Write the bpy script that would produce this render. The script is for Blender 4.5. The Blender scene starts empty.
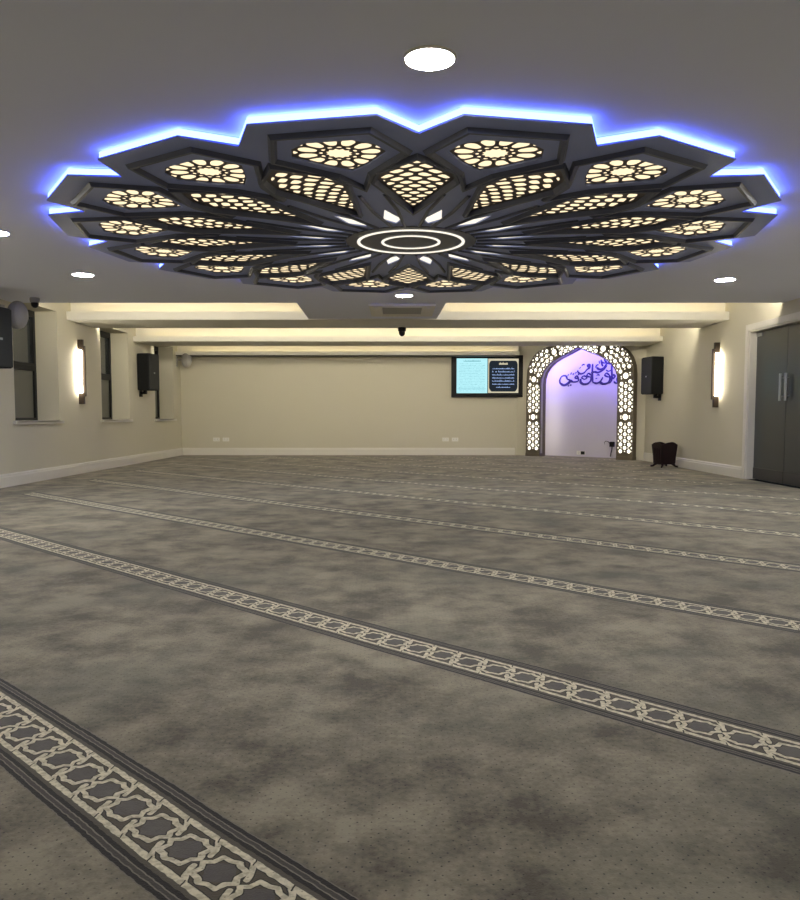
import bpy, bmesh, math, random
from mathutils import Vector, Matrix
random.seed(7)
C = bpy.context.scene.collection
SC = bpy.context.scene
PI = math.pi
EYE = 0.9

# ------------------------------------------------------------------ camera, world, exposure
cam_d = bpy.data.cameras.new('camera'); cam = bpy.data.objects.new('camera', cam_d); C.objects.link(cam)
cam_d.lens = 31.68; cam_d.sensor_width = 36; cam_d.sensor_fit = 'AUTO'
cam_d.shift_x = 2/900; cam_d.shift_y = 20/900
cam_d.clip_start = 0.05
cam.location = (0, 0, EYE)
cam.rotation_euler = (PI/2 - math.atan(54/792), 0, 0)
SC.camera = cam
w = bpy.data.worlds.new('world'); SC.world = w; w.use_nodes = True
w.node_tree.nodes['Background'].inputs[0].default_value = (0.30, 0.32, 0.36, 1)
w.node_tree.nodes['Background'].inputs[1].default_value = 0.02
SC.view_settings.view_transform = 'Standard'
SC.view_settings.look = 'None'
SC.view_settings.exposure = 0.58
SC.view_settings.gamma = 1.0
SC.view_settings.use_curve_mapping = False
SC.cycles.use_denoising = True
SC.cycles.max_bounces = 10
SC.cycles.diffuse_bounces = 6
SC.cycles.sample_clamp_indirect = 6
SC.cycles.caustics_reflective = False
SC.cycles.caustics_refractive = False
# light levels of the fittings, seen, inferred and added out of view
K_DOWN = 178.0      # round downlights
K_COVE = 4.0      # warm cove strips facing the camera side of each tray
K_TRAY = 68.0     # wider warm strips along the other side of each tray
K_SCONCE = 24.0
K_RIM = 1.7        # blue edge of the medallion
K_CELL = 0.9       # light behind the medallion lattice
K_ARCH = 1.9       # light behind the mihrab lattice
K_NICHE = 85.0      # violet strip in the niche

# ------------------------------------------------------------------ materials
def mat(name, col, rough=0.6, metal=0.0, noise=0.0, nscale=8.0, bump=0.0, spec=0.5, emit=None, es=0.0):
    m = bpy.data.materials.new(name); m.use_nodes = True
    nt = m.node_tree; b = nt.nodes['Principled BSDF']
    b.inputs['Base Color'].default_value = (*col, 1)
    b.inputs['Roughness'].default_value = rough
    b.inputs['Metallic'].default_value = metal
    b.inputs['Specular IOR Level'].default_value = spec
    if emit:
        b.inputs['Emission Color'].default_value = (*emit, 1)
        b.inputs['Emission Strength'].default_value = es
    if noise or bump:
        tc = nt.nodes.new('ShaderNodeTexCoord')
        n = nt.nodes.new('ShaderNodeTexNoise'); n.inputs['Scale'].default_value = nscale; n.inputs['Detail'].default_value = 4
        nt.links.new(tc.outputs['Object'], n.inputs['Vector'])
        if noise:
            mx = nt.nodes.new('ShaderNodeMix'); mx.data_type = 'RGBA'
            mx.inputs[6].default_value = (*[c*(1-noise) for c in col], 1)
            mx.inputs[7].default_value = (*[min(1, c*(1+noise)) for c in col], 1)
            nt.links.new(n.outputs['Fac'], mx.inputs[0]); nt.links.new(mx.outputs[2], b.inputs['Base Color'])
        if bump:
            bp = nt.nodes.new('ShaderNodeBump'); bp.inputs['Strength'].default_value = bump; bp.inputs['Distance'].default_value = 0.005
            nt.links.new(n.outputs['Fac'], bp.inputs['Height']); nt.links.new(bp.outputs['Normal'], b.inputs['Normal'])
    return m
def glow(name, col, s):
    m = bpy.data.materials.new(name); m.use_nodes = True
    nt = m.node_tree; nt.nodes.clear()
    o = nt.nodes.new('ShaderNodeOutputMaterial'); e = nt.nodes.new('ShaderNodeEmission')
    e.inputs[0].default_value = (*col, 1); e.inputs[1].default_value = s
    nt.links.new(e.outputs[0], o.inputs[0]); return m

M = {}
M['wall'] = mat('wall_paint', (0.61, 0.58, 0.465), 0.75, noise=0.02, nscale=1.5, spec=0.3)
M['ceiling'] = mat('ceiling_paint_blue_spill', (0.79, 0.82, 0.95), 0.85, noise=0.015, nscale=1.2, spec=0.2)  # blue spill of the medallion's edge light is put into this paint
M['beam'] = mat('beam_paint', (0.78, 0.76, 0.69), 0.8, noise=0.015, nscale=2, spec=0.25)
M['white'] = mat('white_gloss_paint', (0.74, 0.715, 0.65), 0.4, noise=0.02, nscale=5)
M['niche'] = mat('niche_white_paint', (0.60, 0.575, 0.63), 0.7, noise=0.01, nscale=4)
M['black'] = mat('black_plastic', (0.012, 0.012, 0.014), 0.5, noise=0.1, nscale=60, spec=0.15)
M['speaker_box'] = mat('speaker_paint', (0.013, 0.014, 0.015), 0.7, noise=0.15, nscale=90, bump=0.3, spec=0.15)
M['grille'] = mat('speaker_grille', (0.035, 0.038, 0.038), 0.65, noise=0.2, nscale=200, bump=0.4, spec=0.2)
M['white_plastic'] = mat('white_plastic', (0.80, 0.79, 0.74), 0.4, noise=0.02, nscale=20)
M['pale_grille'] = mat('pale_grille', (0.46, 0.45, 0.42), 0.6, noise=0.05, nscale=120, bump=0.2)
M['grey_plastic'] = mat('grey_plastic', (0.38, 0.37, 0.35), 0.45, noise=0.03, nscale=20)
M['petal'] = mat('medallion_panel', (0.27, 0.33, 0.62), 0.45, noise=0.08, nscale=6)
M['petal_dark'] = mat('medallion_frame', (0.06, 0.07, 0.12), 0.4, noise=0.1, nscale=8)
M['lattice'] = mat('medallion_lattice', (0.12, 0.10, 0.105), 0.5, noise=0.1, nscale=20)
M['bronze'] = mat('dark_bronze', (0.13, 0.108, 0.078), 0.45, metal=0.2, noise=0.08, nscale=12)
M['sconce'] = mat('sconce_bronze', (0.045, 0.032, 0.024), 0.4, metal=0.5, noise=0.1, nscale=30)
M['winframe'] = mat('window_frame_grey', (0.012, 0.013, 0.014), 0.5, noise=0.05, nscale=20, spec=0.3)
M['glass'] = mat('night_glass', (0.045, 0.052, 0.052), 0.08, spec=0.9, noise=0.2, nscale=0.8)
M['frosted'] = mat('frosted_glass', (0.12, 0.12, 0.10), 0.35, noise=0.08, nscale=2)
M['door'] = mat('dark_door_glass', (0.024, 0.030, 0.032), 0.28, noise=0.15, nscale=1.0, spec=0.8)
M['kick'] = mat('door_kick_rail', (0.05, 0.05, 0.048), 0.35, metal=0.3, noise=0.1, nscale=10)
M['steel'] = mat('brushed_steel', (0.42, 0.44, 0.45), 0.35, metal=0.6, noise=0.08, nscale=40)
M['wood'] = mat('dark_wood', (0.014, 0.006, 0.009), 0.5, noise=0.3, nscale=25, bump=0.1, spec=0.25)
M['ink'] = mat('calligraphy_violet', (0.030, 0.018, 0.13), 0.5, noise=0.05, nscale=20)
M['gap_shade'] = mat('gap_shade_grey', (0.13, 0.13, 0.12), 0.7, noise=0.05, nscale=10)  # for socket slots, and for shade under the cove lip put into colour
M['cable'] = mat('cable_rubber', (0.02, 0.02, 0.02), 0.6, noise=0.05, nscale=40)
G = {}
G['down'] = glow('downlight_glow', (0.96, 0.97, 1.0), K_DOWN)
G['cove'] = glow('cove_glow', (1.0, 0.78, 0.34), K_COVE)
G['tray'] = glow('tray_glow', (1.0, 0.90, 0.70), K_TRAY)
G['tray_dim'] = glow('tray_glow_dimmed', (1.0, 0.90, 0.70), K_TRAY*0.38)
G['sconce'] = glow('sconce_glow', (1.0, 0.89, 0.68), K_SCONCE)
G['rim'] = glow('blue_edge_glow', (0.36*K_RIM, 0.60*K_RIM, 4.5*K_RIM), 1.0)
G['cell'] = glow('warm_diffuser', (1.0, 0.80, 0.50), K_CELL)
G['cell_white'] = glow('white_diffuser', (1.0, 0.92, 0.78), K_CELL*0.9)
G['arch'] = glow('arch_diffuser', (1.0, 0.93, 0.76), K_ARCH)
G['violet'] = glow('violet_strip', (0.20, 0.13, 1.0), K_NICHE)
G['scr_cyan'] = glow('screen_pale_cyan', (0.42, 0.78, 0.84), 0.78)
G['scr_teal'] = glow('screen_teal_ink', (0.13, 0.36, 0.42), 0.8)
G['scr_dark'] = glow('screen_black', (0.012, 0.016, 0.022), 1.0)
G['scr_gold'] = glow('screen_ornament', (0.55, 0.50, 0.36), 0.8)
G['scr_blue'] = glow('screen_blue_text', (0.30, 0.42, 0.72), 0.9)
G['led'] = glow('indicator_led', (0.7, 0.85, 1.0), 2.0)

# ------------------------------------------------------------------ helpers
def tag(o, label=None, cat=None, group=None, kind=None):
    if label: o['label'] = label
    if cat: o['category'] = cat
    if group: o['group'] = group
    if kind: o['kind'] = kind
    return o
def link_mesh(name, me, m, parent=None, loc=(0,0,0), rz=0.0):
    o = bpy.data.objects.new(name, me); C.objects.link(o)
    if m is not None and len(me.materials) == 0: me.materials.append(m)
    o.parent = parent; o.location = loc; o.rotation_euler = (0, 0, rz)
    return o
def obj(name, bm, m, parent=None, loc=(0,0,0), rz=0.0, smooth=False):
    bmesh.ops.recalc_face_normals(bm, faces=bm.faces)
    me = bpy.data.meshes.new(name); bm.to_mesh(me); bm.free()
    if smooth:
        for p in me.polygons: p.use_smooth = True
    else:
        for p in me.polygons: p.use_smooth = False
    return link_mesh(name, me, m, parent, loc, rz)
def thing(name, label, cat, loc=(0,0,0), rz=0.0, group=None):
    o = bpy.data.objects.new(name, None); C.objects.link(o)
    o.location = loc; o.rotation_euler = (0, 0, rz); o.empty_display_size = 0.1
    return tag(o, label, cat, group)
def copy_tree(o, parent=None):
    c = o.copy(); C.objects.link(c); c.parent = parent
    for ch in list(o.children): copy_tree(ch, c)
    return c
def box(bm, x0, x1, y0, y1, z0, z1, bev=0.0, mx=None):
    vs = [bm.verts.new(p) for p in ((x0,y0,z0),(x1,y0,z0),(x1,y1,z0),(x0,y1,z0),(x0,y0,z1),(x1,y0,z1),(x1,y1,z1),(x0,y1,z1))]
    fs = [bm.faces.new([vs[i] for i in q]) for q in ((3,2,1,0),(4,5,6,7),(0,1,5,4),(1,2,6,5),(2,3,7,6),(3,0,4,7))]
    if bev:
        es = list({e for f in fs for e in f.edges})
        r = bmesh.ops.bevel(bm, geom=es, offset=bev, segments=2, profile=0.5, affect='EDGES')
        vs = list({v for f in r['faces'] for v in f.verts} | {v for v in vs if v.is_valid})
    if mx is not None:
        for v in vs: v.co = mx @ v.co
    return bm
def B(*a, bev=0.0):
    return box(bmesh.new(), *a, bev=bev)
def prism(bm, pts, z0, z1, mx=None):
    lo = [bm.verts.new((x, y, z0)) for x, y in pts]; hi = [bm.verts.new((x, y, z1)) for x, y in pts]
    bm.faces.new(lo[::-1]); bm.faces.new(hi)
    n = len(pts)
    for i in range(n): bm.faces.new((lo[i], lo[(i+1)%n], hi[(i+1)%n], hi[i]))
    if mx is not None:
        for v in lo+hi: v.co = mx @ v.co
    return bm
def cyl(bm, r0, r1, z0, z1, n=24, mx=None):
    lo = [bm.verts.new((r0*math.cos(2*PI*i/n), r0*math.sin(2*PI*i/n), z0)) for i in range(n)]
    hi = [bm.verts.new((r1*math.cos(2*PI*i/n), r1*math.sin(2*PI*i/n), z1)) for i in range(n)]
    bm.faces.new(lo[::-1]); bm.faces.new(hi)
    for i in range(n): bm.faces.new((lo[i], lo[(i+1)%n], hi[(i+1)%n], hi[i]))
    if mx is not None:
        for v in lo+hi: v.co = mx @ v.co
    return bm
def lathe(bm, prof, n=32, mx=None):
    rings = []; allv = []
    for r, z in prof:
        ring = [bm.verts.new((r*math.cos(2*PI*i/n), r*math.sin(2*PI*i/n), z)) for i in range(n)]
        rings.append(ring); allv += ring
    for a, b in zip(rings, rings[1:]):
        for i in range(n): bm.faces.new((a[i], a[(i+1)%n], b[(i+1)%n], b[i]))
    bm.faces.new(rings[0][::-1]); bm.faces.new(rings[-1])
    if mx is not None:
        for v in allv: v.co = mx @ v.co
    return bm
def tube(bm, pts, r, n=8):
    pts = [Vector(p) for p in pts]; rings = []
    for i, p in enumerate(pts):
        d = (pts[min(i+1, len(pts)-1)] - pts[max(i-1, 0)]).normalized()
        u = d.orthogonal().normalized() if abs(d.z) > 0.95 else d.cross(Vector((0,0,1))).normalized()
        v = d.cross(u)
        rr = r[i] if isinstance(r, (list, tuple)) else r
        rings.append([bm.verts.new(p + rr*(u*math.cos(2*PI*k/n) + v*math.sin(2*PI*k/n))) for k in range(n)])
    for a, b in zip(rings, rings[1:]):
        for k in range(n): bm.faces.new((a[k], a[(k+1)%n], b[(k+1)%n], b[k]))
    bm.faces.new(rings[0][::-1]); bm.faces.new(rings[-1])
    return bm
def plate(outer, holes, z0, z1, mx=None):
    """a flat panel with cut-outs, as a solid mesh between z0 and z1"""
    cu = bpy.data.curves.new('outline', 'CURVE'); cu.dimensions = '2D'; cu.fill_mode = 'BOTH'; cu.extrude = (z1-z0)/2
    for ring in [outer] + list(holes):
        s = cu.splines.new('POLY'); s.points.add(len(ring)-1); s.use_cyclic_u = True
        for p, q in zip(s.points, ring): p.co = (q[0], q[1], 0, 1)
    o = bpy.data.objects.new('outline', cu); C.objects.link(o)
    dg = bpy.context.evaluated_depsgraph_get()
    me = bpy.data.meshes.new_from_object(o.evaluated_get(dg))
    bpy.data.objects.remove(o); bpy.data.curves.remove(cu)
    me.materials.clear()
    bm = bmesh.new(); bm.from_mesh(me); bpy.data.meshes.remove(me)
    bmesh.ops.remove_doubles(bm, verts=bm.verts, dist=1e-6)
    for v in bm.verts:
        v.co.z += (z0+z1)/2
        if mx is not None: v.co = mx @ v.co
    return bm
def P(r, deg): return (r*math.cos(math.radians(deg)), r*math.sin(math.radians(deg)))
def ngon(cx, cy, rx, ry, n=6, rot=0.0, star=None, turn=0.0):
    out = []; ct, st = math.cos(turn), math.sin(turn)
    for i in range(n):
        a = 2*PI*(i+rot)/n; k = 1.0 if star is None or i % 2 == 0 else star
        x, y = rx*k*math.cos(a), ry*k*math.sin(a)
        out.append((cx + x*ct - y*st, cy + x*st + y*ct))
    return out
def inside(p, poly, margin=0.0):
    n = len(poly); c = False
    for i in range(n):
        (x0,y0),(x1,y1) = poly[i], poly[(i+1)%n]
        if (y0 > p[1]) != (y1 > p[1]) and p[0] < (x1-x0)*(p[1]-y0)/(y1-y0)+x0: c = not c
        if margin:
            d = Vector((x1-x0, y1-y0)); q = Vector((p[0]-x0, p[1]-y0)); t = max(0, min(1, q.dot(d)/d.length_squared))
            if (q - d*t).length < margin: return False
    return c
def clip(poly, window):
    """keep the part of a convex polygon inside a convex counter-clockwise window"""
    out = list(poly)
    for i in range(len(window)):
        ax, ay = window[i]; bx, by = window[(i+1)%len(window)]
        side = lambda p: (bx-ax)*(p[1]-ay) - (by-ay)*(p[0]-ax)
        src, out = out, []
        for j in range(len(src)):
            p, q = src[j], src[(j+1)%len(src)]; sp, sq = side(p), side(q)
            if sp >= 0: out.append(p)
            if (sp >= 0) != (sq >= 0):
                t = sp/(sp-sq); out.append((p[0]+t*(q[0]-p[0]), p[1]+t*(q[1]-p[1])))
        if len(out) < 3: return None
    a = 0.5*abs(sum(out[i][0]*out[(i+1)%len(out)][1]-out[(i+1)%len(out)][0]*out[i][1] for i in range(len(out))))
    if a < 1.6e-4: return None
    res = [p for i, p in enumerate(out) if (Vector(p)-Vector(out[i-1])).length > 1e-4]
    return res if len(res) > 2 else None
def bars(bm, pts, wd, z0, z1, closed=True, bev=0.3):
    """bevelled straight battens along a polyline, mitred at the corners"""
    n = len(pts); pv = [Vector(p) for p in pts]; prof = []
    for i in range(n):
        a = pv[i-1] if (closed or i) else None; b = pv[(i+1)%n] if (closed or i < n-1) else None
        d1 = (pv[i]-a).normalized() if a is not None else None
        d2 = (b-pv[i]).normalized() if b is not None else None
        if d1 is None: d1 = d2
        if d2 is None: d2 = d1
        n1 = Vector((-d1.y, d1.x)); n2 = Vector((-d2.y, d2.x)); mm = (n1+n2)
        mm = mm.normalized() if mm.length > 1e-3 else n1
        k = min(1/max(0.3, mm.dot(n1)), 2.5)
        row = []
        for off, z in ((-0.5, z0), (-0.5+bev, z1), (0.5-bev, z1), (0.5, z0)):
            q = pv[i] + mm*(off*wd*k); row.append(bm.verts.new((q.x, q.y, z)))
        prof.append(row)
    for i in range(n if closed else n-1):
        a, b = prof[i], prof[(i+1)%n]
        for k in range(4): bm.faces.new((a[k], a[(k+1)%4], b[(k+1)%4], b[k]))
    if not closed:
        bm.faces.new(prof[0]); bm.faces.new(prof[-1][::-1])
    return bm
def struct(name, bm, m, parent=None, **k):
    o = obj(name, bm, m, parent, **k)
    if parent is None: o['kind'] = 'structure'
    return o

# ------------------------------------------------------------------ carpet material
TD = Vector((math.cos(math.radians(44.1)), -math.sin(math.radians(44.1)), 0))   # along the prayer rows
ND = Vector((math.sin(math.radians(44.1)), math.cos(math.radians(44.1)), 0))    # across them
def carpet_material():
    m = bpy.data.materials.new('patterned_carpet'); m.use_nodes = True
    nt = m.node_tree; L = nt.links; bsdf = nt.nodes['Principled BSDF']
    def put(s, v):
        if v is None: return
        if hasattr(v, 'is_output'): L.new(v, s)
        else: s.default_value = v
    def m_(op, a, b=None, c=None, cl=False):
        n = nt.nodes.new('ShaderNodeMath'); n.operation = op; n.use_clamp = cl
        put(n.inputs[0], a); put(n.inputs[1], b); put(n.inputs[2], c); return n.outputs[0]
    def v_(op, a, b=None, s=None):
        n = nt.nodes.new('ShaderNodeVectorMath'); n.operation = op
        put(n.inputs[0], a); put(n.inputs[1], b)
        if s is not None: put(n.inputs['Scale'], s)
        return n.outputs['Value'] if op in ('DOT_PRODUCT', 'LENGTH') else n.outputs['Vector']
    def xyz(x, y, z=0.0):
        n = nt.nodes.new('ShaderNodeCombineXYZ'); put(n.inputs[0], x); put(n.inputs[1], y); put(n.inputs[2], z); return n.outputs[0]
    def noise(vec, sc, det=3.0, ro=0.5):
        n = nt.nodes.new('ShaderNodeTexNoise'); L.new(vec, n.inputs['Vector'])
        n.inputs['Scale'].default_value = sc; n.inputs['Detail'].default_value = det; n.inputs['Roughness'].default_value = ro
        return n.outputs['Fac']
    def step(lo, hi, x):   # smooth step
        n = nt.nodes.new('ShaderNodeMapRange'); n.interpolation_type = 'SMOOTHSTEP'
        put(n.inputs['Value'], x); n.inputs['From Min'].default_value = lo; n.inputs['From Max'].default_value = hi
        return n.outputs['Result']
    def mix(f, a, b):
        n = nt.nodes.new('ShaderNodeMix'); n.data_type = 'RGBA'; put(n.inputs[0], f)
        put(n.inputs[6], a if hasattr(a, 'is_output') else (*a, 1)); put(n.inputs[7], b if hasattr(b, 'is_output') else (*b, 1))
        return n.outputs[2]
    pos = nt.nodes.new('ShaderNodeTexCoord').outputs['Object']
    sx = nt.nodes.new('ShaderNodeSeparateXYZ'); L.new(pos, sx.inputs[0]); X = sx.outputs[0]
    along = v_('DOT_PRODUCT', pos, tuple(TD)); across = v_('DOT_PRODUCT', pos, tuple(ND))
    wob = m_('MULTIPLY', m_('SUBTRACT', noise(xyz(m_('MULTIPLY', along, 1.6), m_('MULTIPLY', across, 0.4)), 1.0, 1.0), 0.5), 0.025)
    wob2 = m_('MULTIPLY', m_('SUBTRACT', noise(pos, 45.0, 1.0), 0.5), 0.006)
    q = m_('SUBTRACT', m_('ADD', across, wob), 0.84)
    k = m_('ROUND', m_('DIVIDE', q, 1.385))
    v = m_('ADD', m_('SUBTRACT', q, m_('MULTIPLY', k, 1.385)), wob2)
    v = m_('MULTIPLY', v, 1/0.93)
    PER = 0.124
    uu = m_('DIVIDE', m_('ADD', along, wob2), PER)
    u = m_('MULTIPLY', m_('SUBTRACT', m_('FRACT', uu), 0.5), PER)
    sgn = m_('SUBTRACT', m_('MULTIPLY', m_('GREATER_THAN', v, 0.0), 2.0), 1.0)
    fu = m_('MULTIPLY', u, sgn); fv = m_('ABSOLUTE', v)
    p = xyz(fu, fv)
    h = PER/2
    # interlaced bands of one half cell (the other half is its point reflection)
    star = [(-0.055, 0.0), (-0.041, 0.015), (-0.041, 0.040), (-0.014, 0.043), (0.0, 0.051), (0.016, 0.043), (0.039, 0.042), (0.040, 0.015), (0.055, 0.0)]
    segs = list(zip(star, star[1:]))
    segs += [((-h-0.018, 0.0745), (0.016, 0.0745)), ((0.016, 0.0745), (0.040, 0.056)), ((0.040, 0.056), (0.054, 0.034)), ((0.054, 0.034), (0.060, 0.022)),
             ((0.054-PER, 0.034), (0.060-PER, 0.022)), ((0.026, 0.0745), (h+0.02, 0.0745))]
    def dist(a, b):
        ba = (b[0]-a[0], b[1]-a[1]); l2 = ba[0]**2+ba[1]**2
        pa = v_('SUBTRACT', p, (a[0], a[1], 0))
        t = m_('MULTIPLY', v_('DOT_PRODUCT', pa, (ba[0], ba[1], 0)), 1/l2, cl=True)
        return v_('LENGTH', v_('SUBTRACT', pa, v_('SCALE', (ba[0], ba[1], 0), s=t)))
    d = None
    for i, (a, b) in enumerate(segs):
        e = dist(a, b)
        if abs(a[1]-b[1]) < 1e-6: e = m_('SUBTRACT', e, 0.0015)
        d = e if d is None else m_('MINIMUM', d, e)
    cream = m_('SUBTRACT', 1.0, step(0.0062, 0.0078, d))
    cut = m_('SUBTRACT', 1.0, step(0.0012, 0.0024, dist((0.014, 0.086), (0.026, 0.066))))   # dark seam where the rail is woven under
    line = m_('SUBTRACT', 1.0, step(0.0092, 0.0108, d))
    # inside of the star
    instar = m_('LESS_THAN', m_('ADD', m_('MULTIPLY', m_('ABSOLUTE', u), 0.85), fv), 0.044)
    # ground colour: mottled
    n1 = noise(v_('MULTIPLY', pos, (1.0, 0.85, 1.0)), 2.6, 5.0, 0.6)
    n2 = noise(pos, 5.5, 4.0, 0.6)
    n3 = noise(pos, 60.0, 2.0, 0.6)
    n4 = noise(v_('ADD', pos, (31.0, 7.0, 0.0)), 1.1, 2.0)
    mott = m_('ADD', m_('MULTIPLY', m_('SUBTRACT', n1, 0.5), 2.9), m_('MULTIPLY', m_('SUBTRACT', n2, 0.5), 2.0))
    mott = m_('ADD', m_('ADD', mott, m_('MULTIPLY', m_('SUBTRACT', n3, 0.5), 0.9)), 0.5, cl=True)
    ground = mix(mott, (0.094, 0.080, 0.057), (0.295, 0.258, 0.180))
    ground = mix(m_('MULTIPLY', step(0.48, 0.66, n4), 0.35), ground, (0.125, 0.126, 0.094))
    # pin dots
    S = 0.0225
    def dots(ox, oy):
        a = m_('ABSOLUTE', m_('SUBTRACT', m_('FRACT', m_('DIVIDE', m_('ADD', along, ox), S)), 0.5))
        b = m_('ABSOLUTE', m_('SUBTRACT', m_('FRACT', m_('DIVIDE', m_('ADD', across, oy), S)), 0.5))
        return m_('MULTIPLY', m_('LESS_THAN', a, 0.085), m_('LESS_THAN', b, 0.085))
    dm = m_('MULTIPLY', dots(0, 0), m_('ADD', 0.25, m_('MULTIPLY', step(0.42, 0.6, noise(pos, 28.0, 1.0)), 0.6)))
    ground = mix(dm, ground, (0.018, 0.016, 0.015))
    av = m_('ABSOLUTE', v)
    band_bg = mix(instar, mix(mott, (0.075, 0.062, 0.042), (0.10, 0.085, 0.06)), mix(mott, (0.080, 0.070, 0.062), (0.13, 0.115, 0.10)))
    crm = mix(step(0.35, 0.62, n3), (0.46, 0.41, 0.285), (0.70, 0.63, 0.455))
    crm = mix(m_('MULTIPLY', dm, 0.6), crm, (0.12, 0.10, 0.07))
    pat = mix(line, band_bg, (0.030, 0.025, 0.019))
    pat = mix(cream, pat, crm); pat = mix(cut, pat, (0.030, 0.025, 0.019))
    edge = mix(1.0, ground, (0.095, 0.082, 0.060))
    def ring(a, b): return m_('MULTIPLY', m_('GREATER_THAN', av, a), m_('LESS_THAN', av, b))
    edge = mix(ring(0.0955, 0.108), edge, (0.022, 0.019, 0.016))
    edge = mix(ring(0.108, 0.1115), edge, (0.20, 0.18, 0.14))
    edge = mix(ring(0.1115, 0.122), edge, (0.06, 0.052, 0.044))
    edge = mix(ring(0.122, 0.1255), edge, (0.18, 0.16, 0.125))
    edge = mix(ring(0.1255, 0.138), edge, (0.022, 0.019, 0.016))
    edge = mix(ring(0.138, 0.1415), edge, (0.17, 0.15, 0.12))
    strip = mix(m_('LESS_THAN', av, 0.0835), edge, pat)
    inrow = m_('MULTIPLY', m_('LESS_THAN', av, 0.1415), m_('MULTIPLY', m_('GREATER_THAN', X, -4.32), m_('LESS_THAN', X, 4.45)))
    col = mix(inrow, ground, strip)
    L.new(col, bsdf.inputs['Base Color'])
    bsdf.inputs['Roughness'].default_value = 0.95
    bsdf.inputs['Specular IOR Level'].default_value = 0.15
    bsdf.inputs['Sheen Weight'].default_value = 0.15
    bp = nt.nodes.new('ShaderNodeBump'); bp.inputs['Strength'].default_value = 0.35; bp.inputs['Distance'].default_value = 0.004
    L.new(noise(pos, 220.0, 2.0), bp.inputs['Height']); L.new(bp.outputs['Normal'], bsdf.inputs['Normal'])
    return m
M['carpet'] = carpet_material()

# ------------------------------------------------------------------ room shell
WL, WR = -4.98, 4.98           # side walls
YB, YF = 18.25, -3.0           # back wall, wall behind the camera
CM, CU = 2.36, 2.66            # main ceiling, raised ceiling
KW = 20.98                     # angled qibla wall: x + y = KW
AX, AY = WR, KW-WR             # its right end
BX, BY = KW-YB, YB             # its left end
struct('floor', prism(bmesh.new(), [(WL,YF),(WR,YF),(WR,AY),(WR+1.2,AY+1.2),(BX+1.2,BY+1.2),(BX,BY),(WL,BY)], -0.06, 0.0), M['carpet'])

MX_L = Matrix(((0,0,-1,WL),(1,0,0,0),(0,1,0,0),(0,0,0,1)))     # (along y, up, outward) -> world, left wall
MX_R = Matrix(((0,0,1,WR),(1,0,0,0),(0,1,0,0),(0,0,0,1)))
MX_B = Matrix(((1,0,0,0),(0,0,1,YB),(0,1,0,0),(0,0,0,1)))
WINS = [(10.33, 11.68), (13.36, 14.73), (16.30, 17.66)]
SILL, HEAD = 0.815, 2.42
TH = 0.38
def rect(a, b, c, d): return [(a,c),(b,c),(b,d),(a,d)]
struct('wall_left', plate(rect(YF, YB, 0, CU), [rect(a, b, SILL, HEAD) for a, b in WINS], 0, TH, MX_L), M['wall'])
DY0, DY1, DH = 9.50, 11.32, 2.10
o = plate([(YF,0),(DY0,0),(DY0,DH),(DY1,DH),(DY1,0),(AY,0),(AY,CU),(YF,CU)], [], 0, 0.14, MX_R)
struct('wall_right', o, M['wall'])
struct('wall_back', plate(rect(WL, BX, 0, CU), [], 0, 0.12, MX_B), M['wall'])
struct('wall_front', B(WL, WR, YF-0.12, YF, 0, CU), M['wall'])

# angled wall frame: local x runs right along the wall, local y points into the wall, z up
AC = Vector((3.92, KW-3.92, 0)); AR = -PI/4
arch_in = [(0.95, 0.0), (0.95, 1.58), (0.935, 1.72), (0.885, 1.85), (0.79, 1.97), (0.66, 2.07), (0.50, 2.15), (0.30, 2.225), (0.12, 2.30), (0.0, 2.355)]
arch_out = [(1.315, 0.0), (1.315, 1.75), (1.295, 1.93), (1.235, 2.09), (1.14, 2.22), (1.01, 2.32), (0.85, 2.39), (0.62, 2.455), (0.30, 2.53), (0.0, 2.60)]
def full(half): return half + [(-x, z) for x, z in half[-2::-1]]
MX_A = Matrix.Translation(AC) @ Matrix.Rotation(AR, 4, 'Z') @ Matrix(((1,0,0,0),(0,0,1,0),(0,1,0,0),(0,0,0,1)))
la = (Vector((BX,BY,0))-AC).length; lb = (Vector((AX,AY,0))-AC).length
niche_hole = full([(1.20, 0.0), (1.20, 1.85), (1.10, 2.10), (0.93, 2.26), (0.72, 2.36), (0.45, 2.44), (0.0, 2.54)])
ND_ = 0.45      # depth of the niche
struct('wall_angled', plate([(-la,0)] + niche_hole[::-1] + [(lb,0),(lb,CU),(-la,CU)], [], 0, ND_, MX_A), M['wall'])
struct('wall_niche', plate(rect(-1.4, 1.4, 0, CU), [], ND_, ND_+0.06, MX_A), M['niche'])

# ceilings
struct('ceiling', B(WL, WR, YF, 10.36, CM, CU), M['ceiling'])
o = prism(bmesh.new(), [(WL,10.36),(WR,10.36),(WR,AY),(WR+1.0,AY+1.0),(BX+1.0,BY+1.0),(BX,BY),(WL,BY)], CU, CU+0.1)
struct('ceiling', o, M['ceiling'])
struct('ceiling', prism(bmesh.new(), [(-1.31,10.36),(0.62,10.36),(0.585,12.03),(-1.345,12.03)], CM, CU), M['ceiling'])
def tray_side(parent, x0, x1, y, zb, m='tray'):
    # LED channel set on the far face of a drop, facing the back of the room
    bm = bmesh.new(); box(bm, x0+0.1, x1-0.1, y, y+0.012, zb+0.035, zb+0.05); box(bm, x0+0.1, x1-0.1, y, y+0.012, zb+0.08, zb+0.095)
    obj('light_channel', bm, M['beam'], parent)
    obj('cove_light', B(x0+0.1, x1-0.1, y, y+0.008, zb+0.0505, zb+0.0795), G[m], parent)
drop = [o for o in bpy.data.objects if o.name.startswith('ceiling')][0]
tray_side(drop, WL, -1.36, 10.361, CM); tray_side(drop, 0.64, WR, 10.361, CM)
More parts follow.
